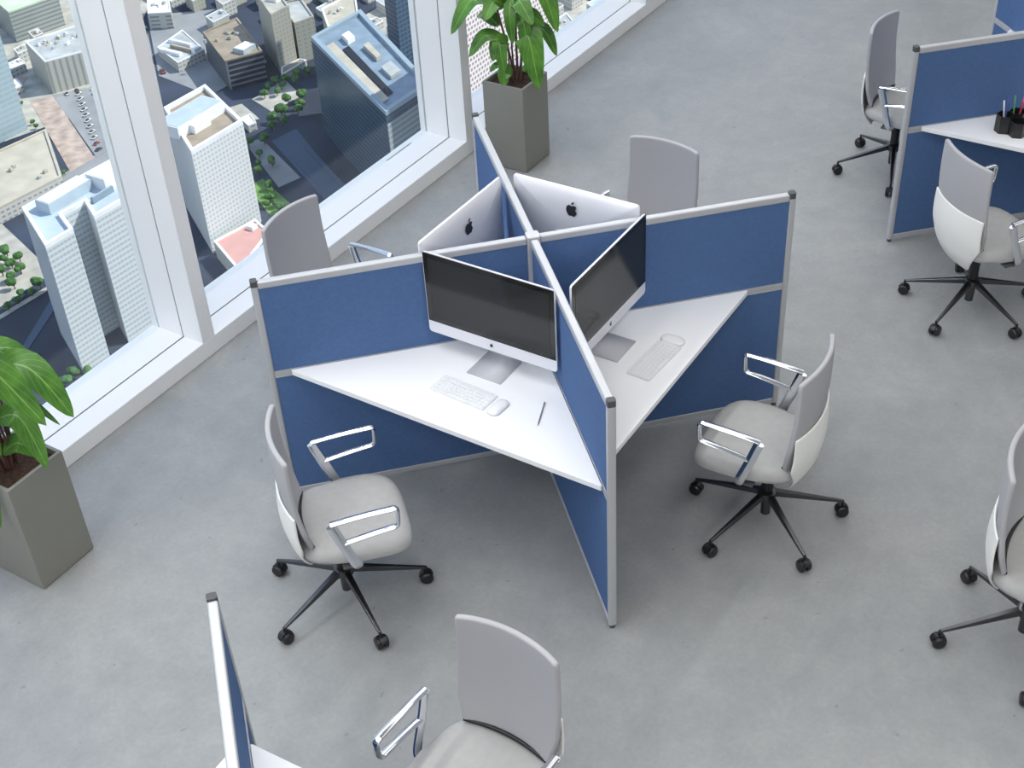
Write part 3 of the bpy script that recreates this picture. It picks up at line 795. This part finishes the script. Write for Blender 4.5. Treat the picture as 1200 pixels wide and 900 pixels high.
# dark balcony tower
tower('squat tower with dark stacked balconies and brown cluttered roof, left of the big glass block',
      [(705, 727), (733, 712), (777, 777), (741, 783)], -425, F_['Gd'], 'brown', 1.5, 1.2, parm=C_['brown'],
      units=[('roof_unit', (722, 737, 722, 733), 4, 'bluepale', 'white')]+clutter(725, 755, 745, 770, 8, 3, ('cream', 'grey', 'brown')))
tower('beige stepped tower, taller half, with square roof opening, top of the middle window',
      [(748, 711), (768, 709), (797, 748), (776, 750)], -400, F_['Hf'], 'pale', 1.6, 1.5, parm=C_['pale'],
      units=[('roof_unit', (770, 778, 724, 734), 3, 'white', 'asphalt')])
tower('beige stepped tower, lower wing, joined right of the taller half', [(770, 708), (788, 702), (814, 736), (799, 747)], -415, F_['Hf'], 'grey', 1.5, 1.5, parm=C_['pale'])
tower('low podium with a pale triangular roof at the foot of the beige tower', [(736, 699), (768, 699), (767, 706), (748, 709)], -444, F_['low'], 'brown', 1, 1, name='low_building')
tower('navy glass tower rising behind the big block, beside the right mullion', [(789, 618), (826, 615), (835, 632), (797, 635)], -300, F_['J'], 'steelblue', 1.5, 1.5)
tower('white tower face covered with small pinkish windows, seen behind the far plant', [(640, 460), (764, 459), (778, 480), (652, 482)], -322, F_['Mf'], 'white', 1.5, 1.5)
# left window group
tower('grey office block with a pale green roof in the top left corner', [(695, 963), (742, 953), (768, 1010), (718, 1018)], -422, F_['A'], 'green', 2, 1.5, parm=C_['green'])
tower('mid-rise beige block with cluttered roof, upper part of the left window', [(636, 854), (669, 838), (705, 884), (657, 900)], -422, F_['Bf'], 'grey', 1.2, 1.2,
      units=clutter(655, 685, 860, 884, 16, 5))
tower('pale blue glass tower at the left edge', [(480, 840), (556, 826), (582, 824), (603, 870), (520, 880)], -330, F_['Cf'], 'bluepale', 1.5, 1.5)
tower('cream flat roofed hall below the pale blue tower, left edge', [(470, 730), (527, 724), (574, 791), (505, 801)], -438, F_['low'], 'cream', 2, 1.4, parm=C_['cream'],
      units=clutter(505, 535, 735, 775, 5, 8, ('cream', 'grey')), name='low_building')
# upper middle roofs
tower('pale cream block with stepped roof behind the beige tower', [(802, 701), (838, 697), (876, 729), (832, 732)], -430, F_['low'], 'cream', 1.5, 1.2, units=clutter(825, 845, 705, 722, 4, 11), name='low_building')
tower('cream low building beside the navy glass tower', [(821, 642), (852, 640), (878, 668), (842, 672)], -438, F_['low'], 'cream', 1, 1, units=clutter(842, 860, 648, 665, 6, 12), name='low_building')
tower('small white-roofed building at the top of the middle window beside the mullion', [(768, 874), (779, 857), (806, 885), (797, 903)], -435, F_['low'], 'white', 1, 1, units=clutter(782, 792, 872, 885, 5, 13), name='low_building')
tower('row of narrow white and brown roofs left of the balcony tower', [(712, 788), (742, 786), (765, 832), (728, 826)], -441, F_['low'], 'grey', 1, 1,
      units=[('roof_unit', (722, 726, 795, 818), 3, 'white', 'white'), ('roof_unit', (732, 735, 792, 815), 3, 'brown', 'cream'), ('roof_unit', (740, 743, 800, 825), 3, 'white', 'white'), ('roof_unit', (732, 740, 787, 791), 4, 'white', 'white')], name='low_building')
tower('small bright white box building beside the gridded tower roof', [(655, 664), (662, 662), (671, 676), (662, 678)], -444, F_['low'], 'white', .6, 1, name='low_building')
tower('small block seen right of the far plant, above the window sill', [(884, 522), (902, 520), (925, 545), (905, 548)], -436, F_['low'], 'grey', 1, 1, units=clutter(895, 910, 528, 540, 4, 17), name='low_building')
tower('pale blue roofed block at the top of the right window', [(925, 500), (955, 498), (985, 535), (950, 540)], -436, F_['low'], 'bluepale', 1, 1, name='low_building')
rnd = random.Random(21)
for i, (t, m, s, w_) in enumerate([(862, 605, 16, 12), (884, 600, 12, 16), (868, 630, 14, 12), (890, 628, 15, 15), (905, 655, 18, 12), (915, 610, 14, 14), (846, 690, 14, 10), (880, 700, 16, 16), (905, 695, 14, 20), (935, 640, 20, 14), (820, 775, 16, 18), (845, 810, 20, 14), (815, 830, 16, 14), (700, 905, 10, 14), (600, 905, 14, 20), (618, 880, 10, 14), (642, 910, 16, 12), (665, 925, 18, 10), (692, 935, 10, 12), (905, 575, 14, 12), (930, 560, 14, 14), (960, 560, 18, 16), (850, 745, 14, 14), (875, 760, 14, 18)]):
    tower('small low roof among the crowded buildings far behind the towers', [(t, m), (t+s, m-1), (t+s+w_*.5, m+w_), (t+w_*.5, m+w_+1)], G+rnd.uniform(6, 14), F_['low'],
          rnd.choice(['white', 'grey', 'cream', 'brown', 'pale']), .6, .8, name='low_building', group='small low roofs among the crowded buildings', units=clutter(t+4, t+s, m+3, m+w_*.7, 2, i+30))
RES = [[(548, 742), (572, 742), (632, 850), (618, 862)], [(573, 741), (600, 741), (672, 826), (634, 853)], [(600, 735), (640, 735), (760, 870), (690, 860)]]
for i in range(17):
    for j in range(15):
        t = 570+i*27+rnd.uniform(-4, 4); m = 650+j*27+rnd.uniform(-4, 4); a = rnd.uniform(13, 20); b_ = rnd.uniform(12, 19)
        if m < 800 and t < 790: continue
        if t+a > 1020 or (m-640)*.9 > t+0 or rnd.random() < .12: continue
        if not clear(t+a*.7, m+b_*.5, 15) or any(inside(t+a*u, m+b_*v, P_) for P_ in RES for u in (0, .5, 1, 1.4) for v in (0, .5, 1)): continue
        if W(t, m)[0] < -260: continue
        tower('small low roof among the crowded buildings far behind the towers', [(t, m), (t+a, m-1), (t+a+b_*.5, m+b_), (t+b_*.5, m+b_+1)], G+rnd.uniform(5, 16), F_[rnd.choice(['low', 'low', 'Bf', 'Hf'])],
              rnd.choice(['white', 'grey', 'cream', 'brown', 'pale', 'grey']), .6, .8, name='low_building', group='small low roofs among the crowded buildings', units=clutter(t+4, t+a-1, m+3, m+b_*.7, 2, i*20+j))
# ground patches
patch('plaza', [(560, 825), (640, 800), (960, 1020), (700, 1100), (540, 900)], 'pale', .1)
patch('plaza', [(690, 735), (760, 735), (830, 850), (790, 900), (700, 800)], 'lot', .15)
patch('plaza', [(470, 690), (560, 690), (600, 745), (500, 745)], 'lot', .12)
patch('plaza', [(548, 742), (572, 742), (632, 850), (618, 862)], 'plaza')
patch('parking_lot', [(573, 741), (600, 741), (672, 826), (634, 853)], 'lot')
patch('street', [(600, 735), (640, 735), (760, 870), (690, 860)], 'lot', .2)
patch('plaza', [(646, 690), (676, 672), (690, 702), (664, 715)], 'pale', .35)
patch('plaza', [(600, 862), (650, 900), (640, 930), (590, 890)], 'plaza', .25)
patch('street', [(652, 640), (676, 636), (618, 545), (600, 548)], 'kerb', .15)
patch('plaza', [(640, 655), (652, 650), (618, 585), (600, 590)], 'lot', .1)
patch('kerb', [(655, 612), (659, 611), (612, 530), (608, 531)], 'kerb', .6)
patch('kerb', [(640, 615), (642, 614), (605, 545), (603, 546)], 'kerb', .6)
patch('lawn', [(590, 610), (604, 608), (582, 560), (560, 558)], 'lawn')
patch('lawn', [(690, 672), (722, 668), (740, 700), (700, 700)], 'pale', .25)
patch('lawn', [(395, 650), (446, 650), (475, 735), (430, 735)], 'pale', .25)
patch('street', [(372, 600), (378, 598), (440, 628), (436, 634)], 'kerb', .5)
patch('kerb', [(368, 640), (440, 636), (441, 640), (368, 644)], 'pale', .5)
patch('plaza', [(700, 900), (770, 880), (800, 940), (770, 980)], 'pale', .2)
patch('plaza', [(840, 560), (980, 545), (1040, 720), (820, 720)], 'pale', .2)
# trees
def tree_mesh(seed, r=4.0, h=9.0):
    rn = random.Random(seed); b = BM()
    for k in range(6):
        c = Vector((rn.uniform(-.5, .5)*r, rn.uniform(-.5, .5)*r, h*.62+rn.uniform(-.2, .3)*r)); rr = r*rn.uniform(.5, .75)
        ret = bmesh.ops.create_icosphere(b, subdivisions=2, radius=rr)
        for v in ret['verts']:
            v.co *= 1+.22*noise.noise(v.co*.8+Vector((seed, k, 0))); v.co += c
    return b
trees = []
for s in range(3):
    e = empty('tree'); part('crown', tree_mesh(s), C_['tree'], e, smooth=0); part('trunk', lathe(BM(), [(.45, 0), (.3, 6)], 7), C_['trunk'], e)
    trees.append(e)
SP = []
def row(t0, m0, t1, m1, n, lb, grp, jit=3, sc0=1.0):
    for i in range(n):
        for tr in range(12):
            f = (i+.5)/n; s = sc0*rnd.uniform(.8, 1.25)
            t = t0+(t1-t0)*f+rnd.uniform(-jit, jit); m = m0+(m1-m0)*f+rnd.uniform(-jit, jit)
            if clear(t, m, 5.5*s) and all((t-q[0])**2+(m-q[1])**2 > (4.9*(s+q[2]))**2 for q in SP):
                SP.append((t, m, s, lb, grp)); break
row(708, 692, 750, 692, 16, 'street tree in the green clump below the balcony tower', 'trees below the balcony tower', 7, .9)
row(740, 688, 790, 680, 12, 'street tree in the row between the beige tower and the big block', 'trees beside the beige tower', 4)
row(660, 650, 708, 660, 14, 'tree in the dark grove beyond the small bright box building', 'trees beyond the small box building', 8)
row(592, 590, 566, 562, 12, 'tree in the green strip behind the grey chair by the window', 'trees in the green strip', 5, .75)
row(422, 655, 446, 690, 10, 'tree by the road at the left edge, beside the pale tower', 'trees by the left edge road', 6, .9)
row(398, 642, 428, 644, 8, 'tree in the small lawn row at the left edge', 'trees in the left edge lawn', 3, .8)
row(366, 554, 378, 540, 8, 'tree at the foot of the pale tower behind the left plant', 'trees at the foot of the pale tower', 4, .9)
row(535, 735, 610, 865, 9, 'small tree along the reddish plaza in the left window', 'trees along the plaza', 4, .45)
row(610, 610, 640, 650, 8, 'tree in the shaded court left of the big block', 'trees in the shaded court', 8, .8)
row(845, 640, 880, 610, 6, 'tree between the cream roofs beside the navy tower', 'trees between the cream roofs', 5, .7)
for i, (t, m, s, lb, grp) in enumerate(SP):
    c = trees[i] if i < 3 else copy_tree(trees[i % 3])
    c.location = W(t, m, G+.3); c.scale = (s, s, s); c.rotation_euler = (0, 0, rnd.uniform(0, 6.28)); tag(c, lb, 'tree', grp)
# cars
def make_car(m):
    e = empty('car')
    b = BM(); prism(b, [(-2.2, -.9), (2.2, -.9), (2.2, .9), (-2.2, .9)], .35, .95); part('car_body', b, m, e, bevel=.18)
    b = BM(); v = [[b.verts.new((x, y, z)) for x, y in P_] for P_, z in (([(-1.7, -.82), (1.1, -.82), (1.1, .82), (-1.7, .82)], .95), ([(-1.2, -.68), (.5, -.68), (.5, .68), (-1.2, .68)], 1.45))]
    b.faces.new(v[1]); b.faces.new(v[0][::-1])
    for i in range(4): b.faces.new((v[0][i], v[0][(i+1) % 4], v[1][(i+1) % 4], v[1][i]))
    part('cabin', b, C_['car_glass'], e, bevel=.05)
    for x in (-1.35, 1.35):
        for y in (-.85, .85):
            w = BM(); lathe(w, [(.34, -.1), (.34, .1)], 12); part('wheel', w, M['black'], e, loc=(x, y, .34), rot=(PI/2, 0, 0))
    return e
protos = {k: make_car(C_[k]) for k in ('car_w', 'car_d', 'car_r')}
used = set()
lot = [(582+c*8+i*6.2, 748-c*2+i*8.6, 0) for c in (0, 1.6, 2.6) for i in range(11)] + [(640+i*4, 843-i*1.6, 1) for i in range(9)]
CP = []
for i, (t, m, a) in enumerate(lot):
    if not clear(t, m, 4) or any((t-q[0])**2+(m-q[1])**2 < 6.3**2 for q in CP): continue
    CP.append((t, m))
    k = rnd.choice(['car_w', 'car_w', 'car_d', 'car_w', 'car_r'])
    c = protos[k] if k not in used else copy_tree(protos[k]); used.add(k)
    c.scale = (1.35, 1.35, 1.35); c.location = W(t, m, G+.31); c.rotation_euler = (0, 0, TH + (1.15 if a else .1)+rnd.uniform(-.1, .1))
    cn = {'car_w': 'white', 'car_d': 'dark', 'car_r': 'red'}[k]
    tag(c, 'tiny %s car parked on the grey lot in the left window' % cn, 'car', '%s cars on the parking lot' % cn)
c = copy_tree(protos['car_r']); c.location = W(706, 801, G+.3); c.scale = (2, 2, 2); c.rotation_euler = (0, 0, TH+1)
tag(c, 'bright red vehicle beside the left mullion of the middle window', 'car')

# ------------------------------------------------------------------ light
w = bpy.data.worlds.new('sky'); sc.world = w; w.use_nodes = True; nt = w.node_tree; nt.nodes.clear()
wo = nt.nodes.new('ShaderNodeOutputWorld'); bg = nt.nodes.new('ShaderNodeBackground')
tc = nt.nodes.new('ShaderNodeTexCoord'); spz = nt.nodes.new('ShaderNodeSeparateXYZ'); rp = nt.nodes.new('ShaderNodeValToRGB')
nt.links.new(tc.outputs['Generated'], spz.inputs[0]); nt.links.new(spz.outputs[2], rp.inputs[0])
rp.color_ramp.elements[0].position = 0; rp.color_ramp.elements[0].color = (.90, .95, 1, 1)
rp.color_ramp.elements[1].position = .9; rp.color_ramp.elements[1].color = (.40, .60, 1.0, 1)
nt.links.new(rp.outputs[0], bg.inputs[0]); bg.inputs[1].default_value = 1.0; nt.links.new(bg.outputs[0], wo.inputs[0])
sun = bpy.data.lights.new('sun', 'SUN'); sun.energy = 5.2; sun.angle = math.radians(.6); sun.color = (1, .96, .88)
so = bpy.data.objects.new('sun', sun); col.objects.link(so)
sd = (DR*.62 - OUT*.60 + Vector((0, 0, .95))).normalized()      # towards the sun
so.rotation_euler = sd.to_track_quat('Z', 'Y').to_euler()
def area(t, m, sx, sy, pw_, colr=(1, .985, .96)):
    l = bpy.data.lights.new('ceiling_light', 'AREA'); l.shape = 'RECTANGLE'; l.size = sx; l.size_y = sy; l.energy = pw_; l.color = colr
    o = bpy.data.objects.new('ceiling_light', l); col.objects.link(o); o.location = W(t, m, HC-.06); o.rotation_euler = (0, 0, TH); return o
for i in range(5):
    for j in range(3):
        area(-5.2+i*3.5, .2-j*3.0, 2.4, 1.6, (66, 45, 23, 17, 17)[i])
for a, b in FILL_SPANS:      # unseen fill lamps added overhead to brighten the sills and jambs
    l = area((a+b)/2, 2.12, b-a-.1, .16, 46*(b-a)/2.48, (1, 1, 1)); l.name = 'window_head_light'; l.location.z = HC-.27
sc.view_settings.view_transform = 'Standard'; sc.view_settings.look = 'None'
sc.view_settings.exposure = 0; sc.view_settings.gamma = 1; sc.view_settings.use_curve_mapping = False
